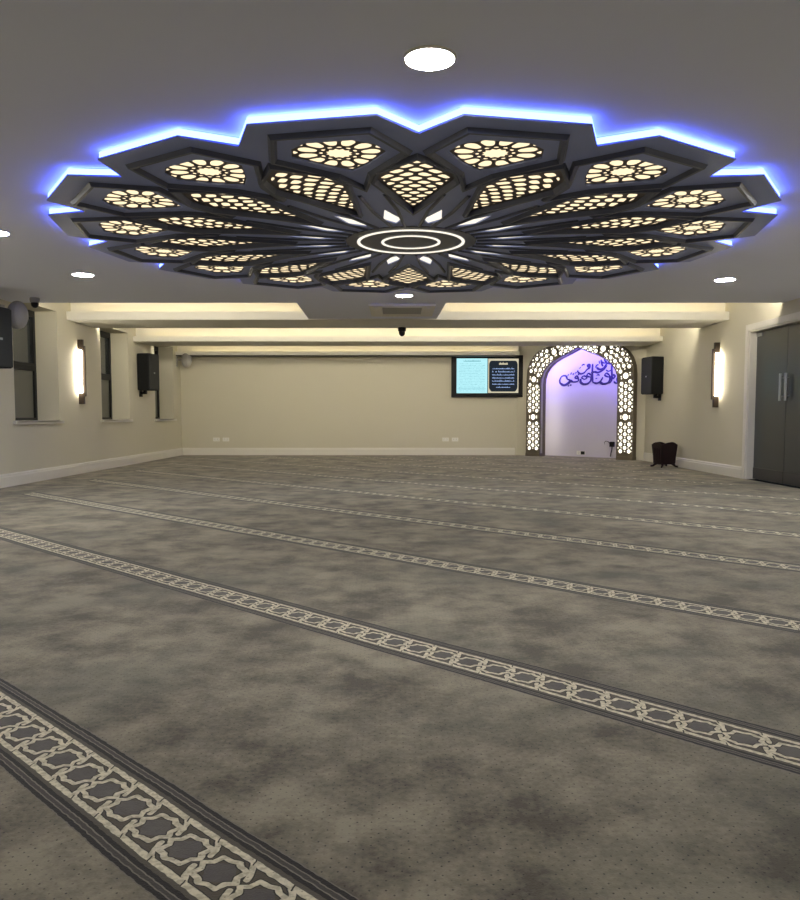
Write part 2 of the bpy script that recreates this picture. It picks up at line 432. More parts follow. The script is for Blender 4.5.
# beams with cove lips
def beam(name, x0, x1, y0, y1, zb, lip, segs):
    st = struct(name, B(x0, x1, y0+0.16, y1, zb, CU), M['beam'])
    bm = bmesh.new(); box(bm, x0, x1, y0, y0+0.16, zb, zb+0.02); box(bm, x0, x1, y0, y0+0.02, zb+0.02, zb+lip)
    obj('cove_lip', bm, M['beam'], st)
    for a, b in segs:
        obj('cove_light', B(a, b, y0+0.05, y0+0.075, zb+0.022, zb+0.034), G['cove'], st)
    return st
beam('trim_1', WL, WR, 12.03, 13.17, 2.345, 0.125, [(WL+0.25, -1.40), (0.66, WR-0.1)])
beam('trim_2', WL, WR, 15.02, 16.0, 2.30, 0.10, [(WL+0.25, WR-0.15)])
tray_side(bpy.data.objects['trim_1'], WL, WR, 13.171, 2.345); tray_side(bpy.data.objects['trim_2'], WL, BX, 16.001, 2.30, 'tray_dim')
st = struct('trim_3', B(WL, 2.72, 18.02, YB, 2.265, CU), M['beam'])
bm = bmesh.new(); box(bm, WL, 2.72, 17.86, 18.02, 2.265, 2.285); box(bm, WL, 2.72, 17.86, 17.88, 2.285, 2.345)
obj('cove_lip', bm, M['beam'], st)
obj('cove_light', B(WL+0.1, 2.62, 17.93, 17.95, 2.287, 2.30), G['cove'], st)
obj('gap_shade', B(WL, 2.70, 17.885, 18.20, 2.245, 2.265), M['gap_shade'], st)  # solid dark bar, shade under the cove lip put into its colour

# baseboards
def skirting(name, a, b, mx):
    prof = [(0,0),(-0.022,0),(-0.022,0.125),(-0.016,0.135),(-0.016,0.150),(-0.008,0.165),(0,0.168)]
    bm = bmesh.new()
    r0 = [bm.verts.new(mx @ Vector((a, z, y))) for y, z in prof]; r1 = [bm.verts.new(mx @ Vector((b, z, y))) for y, z in prof]
    n = len(prof)
    for i in range(n): bm.faces.new((r0[i], r0[(i+1)%n], r1[(i+1)%n], r1[i]))
    bm.faces.new(r0); bm.faces.new(r1[::-1])
    return struct(name, bm, M['white'])
skirting('baseboard_left', YF, YB, MX_L)
skirting('baseboard_right', DY1+0.095, AY-0.02, MX_R)
skirting('baseboard_right', YF, DY0-0.095, MX_R)
skirting('baseboard_back', WL+0.022, 2.69, MX_B)

# windows
for i, (a, b) in enumerate(WINS):
    x = WL-TH
    root = bpy.data.objects.new('window_%d' % (i+1), None); C.objects.link(root); root.location = (WL, (a+b)/2, SILL); root['kind'] = 'structure'
    hw = (b-a)/2; H = HEAD-SILL
    bm = bmesh.new()
    X0, X1 = -TH+0.0, -TH+0.06
    F = 0.06
    box(bm, X0, X1, -hw, hw, 0, F); box(bm, X0, X1, -hw, hw, H-F, H); box(bm, X0, X1, -hw, -hw+F, F, H-F); box(bm, X0, X1, hw-F, hw, F, H-F)
    box(bm, X0, X1, -hw+F, hw-F, 0.74, 0.81)
    obj('window_frame', bm, M['winframe'], root)
    for y0, y1 in ((-hw+F, hw-F),):
        obj('pane', B(X0+0.02, X0+0.03, y0, y1, 0.81, H-F), M['glass'], root)
        obj('pane', B(X0+0.02, X0+0.03, y0, y1, F, 0.74), M['frosted'], root)
        bm = bmesh.new(); box(bm, X0+0.004, X1+0.012, y0, y0+0.035, 0.81, H-F); box(bm, X0+0.004, X1+0.012, y1-0.035, y1, 0.81, H-F)
        box(bm, X0+0.004, X1+0.012, y0+0.035, y1-0.035, 0.81, 0.845); box(bm, X0+0.004, X1+0.012, y0+0.035, y1-0.035, H-F-0.035, H-F)
        obj('sash', bm, M['winframe'], root)
    obj('window_sill', B(X1, 0.045, -hw-0.06 if False else -hw, hw, -0.0, 0.022), M['white'], root)
    obj('window_sill', B(0.0, 0.045, -hw-0.07, hw+0.07, -0.022, 0.022, bev=0.006), M['white'], root)

# door in the right wall
root = bpy.data.objects.new('door_1', None); C.objects.link(root); root.location = (WR, (DY0+DY1)/2, 0); root['kind'] = 'structure'
hw = (DY1-DY0)/2
bm = bmesh.new()
for s in (-1, 1):
    y0, y1 = (hw, hw+0.09) if s > 0 else (-hw-0.09, -hw)
    box(bm, -0.022, 0, y0, y1, 0, DH+0.09, bev=0.005); 
    yy = (hw-0.02, hw) if s > 0 else (-hw, -hw+0.02)
    box(bm, 0, 0.14, yy[0], yy[1], 0, DH)
box(bm, -0.022, 0, -hw, hw, DH, DH+0.09, bev=0.005); box(bm, 0, 0.14, -hw+0.02, hw-0.02, DH-0.02, DH)
obj('door_frame', bm, M['white'], root)
for s in (-1, 1):
    y0, y1 = (0.004, hw-0.022) if s > 0 else (-hw+0.022, -0.004)
    leaf = obj('door_leaf', B(0.10, 0.125, y0, y1, 0.17, DH-0.03), M['door'], root)
    obj('kick_rail', B(0.092, 0.133, y0, y1, 0.008, 0.17, bev=0.004), M['kick'], leaf)
    bm = bmesh.new(); ym = s*0.075
    box(bm, 0.045, 0.062, ym-0.026, ym+0.026, 1.10, 1.46, bev=0.004)
    for z in (1.16, 1.40): cyl(bm, 0.008, 0.008, 0, 0.045, 12, Matrix.Translation((0.06, ym, z)) @ Matrix.Rotation(PI/2, 4, 'Y'))
    obj('door_handle', bm, M['steel'], leaf)
    yc = y1-0.16 if s > 0 else y0+0.38
    obj('hinge_fitting', B(0.088, 0.137, yc, yc+0.16, DH-0.085, DH-0.032, bev=0.004), M['steel'], leaf)
struct('hall_dark_sheet', B(WR+0.14, WR+0.2, DY0-0.4, DY1+0.4, 0, CU), M['black'])   # black sheet, the dark of the hall beyond the doors put into its colour

# ------------------------------------------------------------------ ceiling medallion
med = thing('ceiling_medallion', 'huge dark petal-shaped ceiling medallion with glowing lattice panels and blue lit edge', 'ceiling light', (0.104, 6.504, CM))
med.scale = (1.0644,)*3
ZB, ZT = -0.052, -0.043
NP = 16; ST = 22.5
def petal_poly():
    return [P(0.50, -11.25), P(0.92, -11.25), P(1.60, -3.05), P(1.77, -5.05), P(1.975, -11.25), P(2.30, -11.25), P(2.53, -6.9), P(2.53, 6.9), P(2.30, 11.25), P(1.975, 11.25), P(1.77, 5.05), P(1.60, 3.05), P(0.92, 11.25), P(0.50, 11.25)]
light_kite = [P(0.565, 0), P(0.69, -5.3), P(0.945, 0.0), P(0.69, 5.3)]
ros_win = [(1.76, 0.0), P(1.86, -3.4), P(2.05, -7.0), P(2.17, -5.6), P(2.235, -3.0), P(2.235, 3.0), P(2.17, 5.6), P(2.05, 7.0), P(1.86, 3.4)]
hub_r = [P(0.50, -11.25 + ST*i) for i in range(NP)]
# petal plate with its openings
petal_me = None; petals = []
def halfplane(poly, n, c):        # keep points with n.p <= c
    out = []
    for j in range(len(poly)):
        p, q = poly[j], poly[(j+1)%len(poly)]; sp = c-(n[0]*p[0]+n[1]*p[1]); sq = c-(n[0]*q[0]+n[1]*q[1])
        if sp >= 0: out.append(p)
        if (sp >= 0) != (sq >= 0):
            t = sp/(sp-sq); out.append((p[0]+t*(q[0]-p[0]), p[1]+t*(q[1]-p[1])))
    return out
def web_cells(seeds, window, web, cut=0.0, amin=1.2e-4):
    """a pierced screen: one opening round each seed, bars of width web between them; a seed is (x, y, weight)"""
    out = []
    for i, (x, y, w_) in enumerate(seeds):
        poly = list(window)
        cx_ = sum(p[0] for p in window)/len(window); cy_ = sum(p[1] for p in window)/len(window)
        for j in range(len(window)):
            a_, b_ = Vector(window[j]), Vector(window[(j+1)%len(window)]); d_ = (b_-a_).normalized(); n_ = Vector((d_.y, -d_.x))
            if n_.dot(Vector((cx_, cy_))-a_) > 0: n_ = -n_
            poly = halfplane(poly, n_, n_.dot(a_)-web*0.4)
            if len(poly) < 3: break
        for j, (x2, y2, w2) in enumerate(seeds):
            if i == j or len(poly) < 3: continue
            d_ = Vector((x2-x, y2-y)); l_ = d_.length
            if l_ > 0.4: continue
            n_ = d_/l_; c_ = n_.dot(Vector((x, y))) + (l_*l_ + w_*w_ - w2*w2)/(2*l_) - web/2
            poly = halfplane(poly, n_, c_)
        if len(poly) < 3 or w_ < 0: continue
        ar = 0.5*abs(sum(poly[k-1][0]*poly[k][1]-poly[k][0]*poly[k-1][1] for k in range(len(poly))))
        if ar < amin: continue
        # soften the corners
        sm = []
        for k in range(len(poly)):
            p, q = Vector(poly[k]), Vector(poly[(k+1)%len(poly)])
            if (q-p).length < 1e-4: continue
            sm += [tuple(p.lerp(q, 0.22)), tuple(p.lerp(q, 0.78))]
        if len(sm) > 4: out.append(sm)
    return out
def rosette_cells():
    cx = 2.03; seeds = [(cx, 0, -0.070)]
    star = ngon(cx, 0, 0.072, 0.072, 24, star=0.80)
    for i in range(12):
        a = 2*PI*(i+0.5)/12; seeds.append((cx+0.104*math.cos(a), 0.104*math.sin(a), 0.025))
    for i in range(12):
        a = 2*PI*i/12; seeds.append((cx+0.168*math.cos(a), 0.168*math.sin(a), 0.065))
    for i in range(12):
        a = 2*PI*(i+0.5)/12; seeds.append((cx+0.212*math.cos(a), 0.212*math.sin(a), 0.045))
    for i in range(12):
        a = 2*PI*i/12; seeds.append((cx+0.245*math.cos(a), 0.245*math.sin(a), 0.04))
    seeds = [(x, y, (-w_ if w_ < 0 else w_)) for x, y, w_ in seeds]
    cells = web_cells(seeds, ros_win, 0.021)
    cells = [c for c in cells if math.hypot(sum(p[0] for p in c)/len(c)-cx, sum(p[1] for p in c)/len(c)) > 0.05]
    return [star] + cells
def kite_cells():
    win = [(0.98, 0.0), P(1.10, -2.9), P(1.585, -7.35), P(1.65, -7.1), P(1.76, -5.4), P(1.93, -0.9), P(1.93, 0.9), P(1.76, 5.4), P(1.65, 7.1), P(1.585, 7.35), P(1.10, 2.9)]
    seeds = []; r = 1.03; i = 0
    while r < 1.92:
        lat_ = 0.084 + 0.030*(r-1.0)
        for k in range(-3, 4):
            l = (k if i % 2 == 0 else k+0.5)*lat_
            if i % 2 and k == 3: continue
            bow = -0.28*l*l*6*(1 if r > 1.4 else -0.4)
            kk = abs(k if i % 2 == 0 else k+0.5); hsh = math.sin(i*12.9898+kk*78.233)*43758.5453; hsh -= math.floor(hsh)
            seeds.append((r+bow+(hsh-0.5)*0.020, l*(1+(hsh-0.5)*0.10), 0.0))
        r += 0.064 + 0.018*(r-1.0); i += 1
    return web_cells(seeds, win, 0.028)
# openings in plan
petal_me = None
proto = obj('petal', plate(petal_poly(), [light_kite, ros_win], ZB, ZT), M['petal'], med)
rs = [(1.985+(p[0]-1.985)*1.04, p[1]*1.04) for p in ros_win]
obj('rosette_lattice', plate(rs, rosette_cells(), ZT, ZT+0.002), M['lattice'], proto)
obj('rosette_light', plate([(1.985+(p[0]-1.985)*1.02, p[1]*1.02) for p in ros_win], [], ZT+0.007, ZT+0.009), G['cell'], proto)
obj('kite_light', plate([P(0.555,0), P(0.69,-5.7), P(0.96,0), P(0.69,5.7)], [], ZT, ZT+0.003), G['cell_white'], proto)
bm = bmesh.new()
hexa = [P(2.375, -5.7), P(2.375, 5.7), P(2.06, 9.9), P(1.72, 3.2), (1.45, 0.0), P(1.72, -3.2), P(2.06, -9.9)]
bars(bm, hexa, 0.044, ZB, ZB-0.022)
obj('petal_frame', bm, M['petal_dark'], proto)
bm = bmesh.new()
bars(bm, [P(0.50, 5.2), P(0.93, 5.0), P(1.30, 3.4)], 0.026, ZB, ZB-0.012, closed=False)
bars(bm, [P(0.50, -5.2), P(0.93, -5.0), P(1.30, -3.4)], 0.026, ZB, ZB-0.012, closed=False)
obj('petal_rib', bm, M['petal_dark'], proto)
base_rot = lambda k: math.radians(-90 + 11.25 + ST*k)
proto.rotation_euler.z = base_rot(0)
for k in range(1, NP):
    c = copy_tree(proto, med); c.rotation_euler.z = base_rot(k)
lat = obj('kite_panel', plate([P(0.92, 0), P(1.60, -8.2), P(1.77, -6.2), P(1.975, 0), P(1.77, 6.2), P(1.60, 8.2)], kite_cells(), ZT-0.003, ZT-0.001), M['lattice'], med)
obj('kite_glow', plate([P(0.94, 0), P(1.60, -7.9), P(1.77, -5.9), P(1.955, 0), P(1.77, 5.9), P(1.60, 7.9)], [], ZT+0.002, ZT+0.005), G['cell'], lat)
bm = bmesh.new(); bars(bm, [P(0.90, 0), P(1.60, -8.55), P(1.78, -6.5), P(2.0, 0), P(1.78, 6.5), P(1.60, 8.55)], 0.042, ZB+0.003, ZB-0.026)
obj('kite_frame', bm, M['petal_dark'], lat)
lat.rotation_euler.z = math.radians(-90)
for k in range(1, NP):
    c = copy_tree(lat, med); c.rotation_euler.z = math.radians(-90 + ST*k)
hub = obj('hub', plate(hub_r, [], ZB-0.004, ZT), M['petal_dark'], med)
def ring_bm(r0, r1, z0, z1, n=64): return plate([P(r1, 360*i/n) for i in range(n)], [[P(r0, 360*i/n) for i in range(n)]], z0, z1)
obj('ring_light', ring_bm(0.385, 0.407, ZB-0.010, ZB-0.004), G['cell_white'], hub)
obj('ring_light', ring_bm(0.205, 0.224, ZB-0.010, ZB-0.004), G['cell_white'], hub)
outline = []
for k in range(NP):
    c = 11.25 + ST*k - 90
    outline += [P(2.30, c-11.25), P(2.53, c-6.9), P(2.53, c+6.9)]
inset = [(x*0.980, y*0.980) for x, y in outline]
obj('backing_plate', plate(inset, [], -0.031, -0.028), M['petal_dark'], med)
bm = bmesh.new(); n = len(inset)
rim_out = [(x*0.997, y*0.997) for x, y in outline]
edge_in = [(x*0.985, y*0.985) for x, y in outline]
obj('blue_edge_light', plate(rim_out, [edge_in], ZT+0.0005, -0.010), G['rim'], med)
obj('mounting_drum', plate([P(1.9, 360*i/64) for i in range(64)], [], -0.0275, -0.001), M['petal_dark'], med)

# ------------------------------------------------------------------ downlights
DL = [(0.13, 3.335, 'round white downlight nearest the camera, above the medallion in the photo'),
      (-3.246, 8.28, 'round white downlight in the left part of the ceiling, beyond the medallion'),
      (3.493, 8.58, 'round white downlight at the right of the ceiling towards the double door'),
      (0.073, 9.70, 'round white downlight between the medallion and the air conditioning cassette'),
      (-3.20, 6.40, 'round white downlight cut by the left edge of the photo')]
dl = thing('downlight', DL[0][2], 'downlight', (DL[0][0], DL[0][1], CM), group='round ceiling downlights')
obj('downlight_ring', lathe(bmesh.new(), [(0.075, -0.002), (0.109, -0.002), (0.107, -0.0118), (0.1005, -0.0118), (0.1005, -0.0092), (0.02, -0.0092)], 40), M['white'], dl)
obj('diffuser', cyl(bmesh.new(), 0.100, 0.100, -0.0112, -0.0095, 40), G['down'], dl)
for x, y, lab in DL[1:]:
    c = copy_tree(dl); c.location = (x, y, CM); c['label'] = lab
for x, y in ((3.45, 6.4), (-3.3, 3.3), (3.45, 3.3), (0.13, -2.0), (-3.3, -2.0), (3.45, -2.0)):  # unseen downlights added for the light they give the room
    c = copy_tree(dl); c.location = (x, y, CM); c['label'] = 'unseen round white ceiling downlight added to light the room'

# ------------------------------------------------------------------ air conditioning cassette on the lowered bridge
ac = thing('air_conditioner', 'square white air conditioning cassette in the ceiling between the cove lights', 'air conditioner', (0.055, 10.99, CM))
bm = plate(rect(-0.435, 0.435, -0.56, 0.56), [rect(-0.27, 0.27, -0.36, 0.36)], -0.028, -0.001)
obj('panel', bm, M['beam'], ac)
bm = bmesh.new()
for k in range(9): box(bm, -0.265, 0.265, -0.34+k*0.078, -0.34+k*0.078+0.045, -0.022, -0.006)
obj('grille', bm, M['grey_plastic'], ac)
bm = bmesh.new()
for s in (-1, 1):
    box(bm, s*0.35-0.03, s*0.35+0.03, -0.40, 0.40, -0.034, -0.0285); box(bm, -0.25, 0.25, s*0.46-0.03, s*0.46+0.03, -0.034, -0.0285)
obj('louvre', bm, M['white'], ac)

# ------------------------------------------------------------------ security cameras
def dome_camera(loc, label, s, mats, group='small ceiling security cameras'):
    t = thing('security_camera', label, 'security camera', loc, group=group)
    obj('mount', lathe(bmesh.new(), [(0.055*s, 0), (0.06*s, -0.015*s), (0.055*s, -0.055*s), (0.045*s, -0.06*s)], 24), mats[0], t, smooth=True)
    obj('lens_dome', lathe(bmesh.new(), [(0.042*s, -0.05*s), (0.046*s, -0.075*s), (0.040*s, -0.10*s), (0.024*s, -0.118*s), (0.006*s, -0.124*s)], 24), mats[1], t, smooth=True)
    return t
dome_camera((0.065, 13.09, 2.345), 'small black camera hanging under the middle of the first lit beam', 1.15, (M['black'], M['black']))
dome_camera((-4.50, 9.93, CM), 'white camera with black dome at the ceiling edge above the nearest left window', 1.0, (M['grey_plastic'], M['black']))

# ------------------------------------------------------------------ wall sconces
def sconce(side, y, z, label):
    wx = WL if side < 0 else WR
    t = thing('wall_sconce', label, 'wall light', (wx, y, z), group='vertical tube wall lights'); s = -side   # s: direction into the room
    def bx(x0, x1, *r, bev=0.0): return B(min(s*x0, s*x1), max(s*x0, s*x1), *r, bev=bev)
    obj('backing_bar', bx(0.0, 0.055, -0.02, 0.02, 0.0, 1.0, bev=0.004), M['sconce'], t)
    obj('end_cap', bx(0.055, 0.085, -0.024, 0.024, 0.0, 0.175, bev=0.004), M['sconce'], t)
    obj('end_cap', bx(0.055, 0.085, -0.024, 0.024, 0.835, 1.0, bev=0.004), M['sconce'], t)
    obj('front_strip', bx(0.080, 0.112, -0.020, 0.020, 0.12, 0.90, bev=0.003), M['sconce'], t)
    bm = bmesh.new(); cyl(bm, 0.032, 0.032, 0.175, 0.835, 20, Matrix.Translation((s*0.040, -0.040, 0)))
    obj('light_tube', bm, G['sconce'], t, smooth=False)
    return t
sconce(-1, 12.42, 1.085, 'tall bronze wall light glowing on the left wall between two windows')
sconce(1, 12.36, 1.035, 'tall bronze wall light glowing on the right wall beside the double door')

for s_, y_ in ((-1, 6.3), (1, 6.3), (-1, 0.3), (1, 0.3)):  # unseen wall lights added to brighten the walls and ceiling
    sconce(s_, y_, 1.06, 'unseen tall bronze wall light added to light the room')

# ------------------------------------------------------------------ black wall loudspeakers
def loudspeaker(corner, rz, side, wallx, label):
    t = thing('loudspeaker', label, 'loudspeaker', corner, rz, 'black boxes of the wall sound system')
    W_, D_, H_ = 0.42, 0.26, 0.70       # local +y is the front
    bm = bmesh.new(); prism(bm, [(-W_/2,0.0),(-W_/2+0.05,-D_),(W_/2-0.05,-D_),(W_/2,0.0)], 0, H_)
    bmesh.ops.bevel(bm, geom=bm.edges[:], offset=0.01, segments=2, affect='EDGES')
    obj('cabinet', bm, M['speaker_box'], t)
    obj('grille', B(-W_/2+0.012, W_/2-0.012, 0.0, 0.014, 0.012, H_-0.012, bev=0.004), M['grille'], t)
    obj('badge', B(-0.022, 0.022, 0.014, 0.018, 0.32, 0.345), M['steel'], t)
    bm = bmesh.new(); box(bm, -0.035, 0.035, -D_+0.05, -D_+0.10, -0.07, 0.0); box(bm, -0.035, 0.035, -D_-0.02, -D_+0.05, -0.07, -0.03); box(bm, -0.05, 0.05, -D_-0.02, -D_-0.005, -0.12, 0.10)
    obj('wall_bracket', bm, M['black'], t)
    return t
# front centre positions worked from the wall brackets
loudspeaker((-4.69, 15.30, 1.39), math.radians(-100), -1, WL, 'black loudspeaker on the left wall between the two far windows')
loudspeaker((-4.60, 9.24, 1.46), math.radians(-100), -1, WL, 'black loudspeaker on the left wall cut by the left edge of the photo')
loudspeaker((4.70, 15.05, 1.31), math.radians(100), 1, WR, 'black loudspeaker on the right wall beside the lit arch')

# ------------------------------------------------------------------ small white oval loudspeakers
def oval_speaker(loc, rz, label):
    t = thing('satellite_speaker', label, 'loudspeaker', loc, rz, 'small pale oval loudspeakers')
    bm = bmesh.new(); bmesh.ops.create_uvsphere(bm, u_segments=24, v_segments=16, radius=1)
    for v in bm.verts:
        v.co = Vector((v.co.x*0.125, max(v.co.y, -0.75)*0.12, v.co.z*0.175))
    obj('housing', bm, M['grey_plastic'], t, smooth=True)
    bm = bmesh.new(); bmesh.ops.create_uvsphere(bm, u_segments=24, v_segments=16, radius=1)
    bmesh.ops.bisect_plane(bm, geom=bm.verts[:]+bm.edges[:]+bm.faces[:], plane_co=(0,0.35,0), plane_no=(0,1,0), clear_inner=True)
    for v in bm.verts: v.co = Vector((v.co.x*0.128, v.co.y*0.123+0.001, v.co.z*0.178))
    obj('grille', bm, M['pale_grille'], t, smooth=True)
    bm = bmesh.new(); box(bm, -0.025, 0.025, -0.20, -0.085, -0.02, 0.02); box(bm, -0.04, 0.04, -0.22, -0.20, -0.15, 0.13)
    obj('bracket', bm, M['grey_plastic'], t)
    return t
oval_speaker((-4.76, 17.93, 2.16), math.radians(-90), 'small pale oval loudspeaker in the far left corner')
oval_speaker((-4.72, 9.93, 2.15), math.radians(-100), 'small pale oval loudspeaker high above the black box at the left edge')

# ------------------------------------------------------------------ sockets on the back wall
def socket(x, z, label, w_=0.15, loc=None, rz=0.0, group='white double sockets on the back wall'):
    t = thing('wall_socket', label, 'socket', loc or (x, YB, z), rz, group)
    obj('face_plate', B(-w_/2, w_/2, -0.012, 0, -0.043, 0.043, bev=0.004), M['white_plastic'], t)
    for s in (-1, 1):
        bm = bmesh.new(); cxx = s*w_*0.22
        box(bm, cxx-0.004, cxx+0.004, -0.0135, -0.012, 0.004, 0.018); box(bm, cxx-0.016, cxx-0.008, -0.0135, -0.012, -0.02, -0.014); box(bm, cxx+0.008, cxx+0.016, -0.0135, -0.012, -0.02, -0.014)
        obj('socket_slots', bm, M['gap_shade'], t)
    return t
for px, lab in ((216.5, 'leftmost white double socket low on the back wall'), (226.0, 'white double socket just right of the leftmost one'),
                (445.5, 'white double socket below the screen, left of a pair'), (455.0, 'white double socket below the screen, right of a pair')):
    socket((px-398)*YB/792, 0.36, lab)

# ------------------------------------------------------------------ television
TW, TH2 = 1.64, 0.95
tv = thing('television', 'wide black framed screen with prayer text on the back wall beside the arch', 'television', (2.04, YB-0.06, 1.33))
obj('casing', B(-TW/2, TW/2, -0.055, 0.045, 0, TH2, bev=0.008), M['black'], tv)
obj('wall_mount', B(-0.3, 0.3, 0.045, 0.06, 0.3, 0.65), M['black'], tv)
scr = obj('screen', B(-TW/2+0.11, TW/2-0.11, -0.058, -0.0555, 0.085, TH2-0.07), G['scr_dark'], tv)
sx0, sx1, sz0, sz1 = -TW/2+0.11, TW/2-0.11, 0.085, TH2-0.07
xm = 0.0
obj('timetable_page', B(sx0+0.004, xm-0.005, -0.060, -0.0582, sz0+0.004, sz1-0.004), G['scr_cyan'], scr)
bm = bmesh.new(); rnd = random.Random(3)
def squiggle(bm, x0, x1, z, h, yy, rnd, gap=0.5):
    x = x0
    while x < x1:
        wd = rnd.uniform(0.012, 0.034)
        if rnd.random() > 0.12*gap:
            hh = h*rnd.uniform(0.35, 1.0)
            box(bm, x, min(x+wd, x1), yy-0.0006, yy, z, z+hh*0.45)
            if rnd.random() < 0.5: box(bm, x, x+0.006, yy-0.0006, yy, z, z+hh)
        x += wd + rnd.uniform(0.002, 0.012)*gap*2
for k in range(2): squiggle(bm, sx0+0.16+0.0*k, xm-0.16, sz1-0.075+0.0*k, 0.045, -0.060, rnd, 0.3)
z = sz1-0.13
while z > sz0+0.05:
    squiggle(bm, sx0+0.06, xm-0.06, z, 0.016, -0.060, rnd, 0.6); z -= 0.036
box(bm, sx0+0.03, xm-0.03, -0.0606, -0.060, sz0+0.10, sz0+0.106)
obj('timetable_text', bm, G['scr_teal'], scr)
# ornate border of the right page
bm = bmesh.new()
a, b, c, d = xm+0.012, sx1-0.008, sz0+0.010, sz1-0.010
oct_o = [(a,c),(b,c),(b,d),(a,d)]
k1 = 0.06
oct_i = [(a+0.02+k1,c+0.03),(b-0.02-k1,c+0.03),(b-0.02-k1*0.6,c+0.05),(b-0.03,c+0.03+k1),(b-0.02,c+0.06+k1),(b-0.02,d-0.06-k1),(b-0.03,d-0.03-k1),(b-0.02-k1*0.6,d-0.05),(b-0.02-k1,d-0.045),
         (a+0.02+k1,d-0.045),(a+0.02+k1*0.6,d-0.05),(a+0.03,d-0.03-k1),(a+0.02,d-0.06-k1),(a+0.02,c+0.06+k1),(a+0.03,c+0.03+k1),(a+0.02+k1*0.6,c+0.05)]
MXT = Matrix(((1,0,0,0),(0,0,1,0),(0,1,0,0),(0,0,0,1)))
obj('ornate_border', plate(oct_o, [oct_i], -0.0600, -0.0585, MXT), G['scr_gold'], scr)
bm = bmesh.new(); xc = (a+b)/2
for k in range(5): squiggle(bm, xc-0.10, xc+0.10, d-0.135+0.004*k, 0.045, -0.0586, rnd, 0.1)
obj('page_title', bm, G['scr_gold'], scr)
for k in range(7):
    bm = bmesh.new(); box(bm, xc-0.12, xc+0.12, -0.0584, -0.0582, d-0.232-0.070*k, d-0.228-0.070*k)
    ww = 0.25 if k < 6 else 0.16
    squiggle(bm, xc-ww, xc+ww, d-0.235-0.070*k, 0.044, -0.0586, rnd, 0.35)
    obj('text_line', bm, G['scr_blue'], scr)

# ------------------------------------------------------------------ lit mihrab arch on the angled wall
arch = thing('mihrab_arch', 'pointed arch of glowing white geometric lattice in a dark bronze frame', 'arch', (AC.x, AC.y, 0), AR)
# local: x right along the wall, -y into the room
MXW = Matrix(((1,0,0,0),(0,0,-1,0),(0,1,0,0),(0,0,0,1)))     # plate z -> towards the room
outer = full(arch_out); inner = full(arch_in)
# centre path of the band and its half width, arranged by arc length
def resample(poly, n):
    pts = [Vector(p) for p in poly]; ls = [0]
    for p, q in zip(pts, pts[1:]): ls.append(ls[-1]+(q-p).length)
    out = []; j = 0
    for i in range(n):
        s = ls[-1]*i/(n-1)
        while j < len(ls)-2 and ls[j+1] < s: j += 1
        t = (s-ls[j])/(ls[j+1]-ls[j]); out.append(pts[j].lerp(pts[j+1], t))
    return out, ls[-1]
NS = 400
def band(half_in, half_out):
    straight = 1.65
    a, la_ = resample([p for p in half_in if p[1] >= 1.5] if False else half_in, NS)
    return a
# pair inner and outer by height on the column and by angle on the arch
def ray_hit(poly, org, ang):
    d = Vector((math.cos(ang), math.sin(ang))); best = None
    for p, q in zip(poly, poly[1:]):
        p = Vector(p)-org; e = Vector(q)-Vector(poly[poly.index(tuple(poly[0]))]) if False else Vector(q)-org-p
        den = d.x*e.y - d.y*e.x
        if abs(den) < 1e-9: continue
        t = (p.x*e.y - p.y*e.x)/den; s = (p.x*d.y - p.y*d.x)/den
        if t > 0 and -1e-6 <= s <= 1+1e-6 and (best is None or t < best): best = t
    return org + d*best
ctr = Vector((0, 1.30)); path = []
for i in range(60): path.append((Vector((0.95, 0.06+1.24*i/60)), Vector((1.315, 0.06+1.24*i/60))))
for i in range(161):
    an = (PI/2)*i/160
    path.append((ray_hit(arch_in, ctr, an), ray_hit(arch_out, ctr, min(an, PI/2-1e-5))))
mid = [(p+q)/2 for p, q in path]; ls = [0]
for p, q in zip(mid, mid[1:]): ls.append(ls[-1]+(q-p).length)
TOT = ls[-1]
def at(s):
    s = max(0, min(TOT, s)); j = 0
    while j < len(ls)-2 and ls[j+1] < s: j += 1
    t = (s-ls[j])/max(1e-9, ls[j+1]-ls[j]); return path[j][0].lerp(path[j+1][0], t), path[j][1].lerp(path[j+1][1], t)
def cellpt(s, l):   # l in -1..1 across the band
    a, b = at(s); return a.lerp(b, 0.5+0.5*l)
def cell(s, l, r, n=6, rot=0.0):
    c = cellpt(s, l); a, b = at(s); d = (b-a).normalized(); th = math.atan2(d.y, d.x)
    return [(c.x + r*math.cos(th+2*PI*(i+rot)/n), c.y + r*math.sin(th+2*PI*(i+rot)/n)) for i in range(n)]
cells = []; per = 0.135; nper = int((TOT-0.06)/per); per = (TOT-0.05)/nper
for i in range(nper):
    s = 0.05 + (i+0.5)*per
    if i % 6 == 5 or i in (5,):
        cells.append(cell(s, 0, 0.062, 10))
        for k in range(8):
            a = 2*PI*(k+0.5)/8; cells.append(cell(s+0.098*math.cos(a)*0.55, 0.098*math.sin(a)/0.1825*1.05, 0.017, 5))
    else:
        for l in (-0.52, 0.52): cells.append(cell(s, l, 0.041, 8, 0.5))
        cells.append(cell(s, 0, 0.017, 4)); 
        for l in (-0.87, 0.87): cells.append(cell(s+per/2*0.0, l, 0.011, 4))
    if (i+1) % 6 != 5 and i % 6 != 5:
        s2 = s + per/2
        cells.append(cell(s2, 0, 0.040, 8, 0.5))
        for l in (-0.84, 0.84): cells.append(cell(s2, l, 0.022, 6))
        for l in (-0.43, 0.43): cells.append(cell(s2, l, 0.016, 4))
def shrink_ok(c):
    return min(q[1] for q in c) > 0.085
cells = [c for c in cells if shrink_ok(c)]
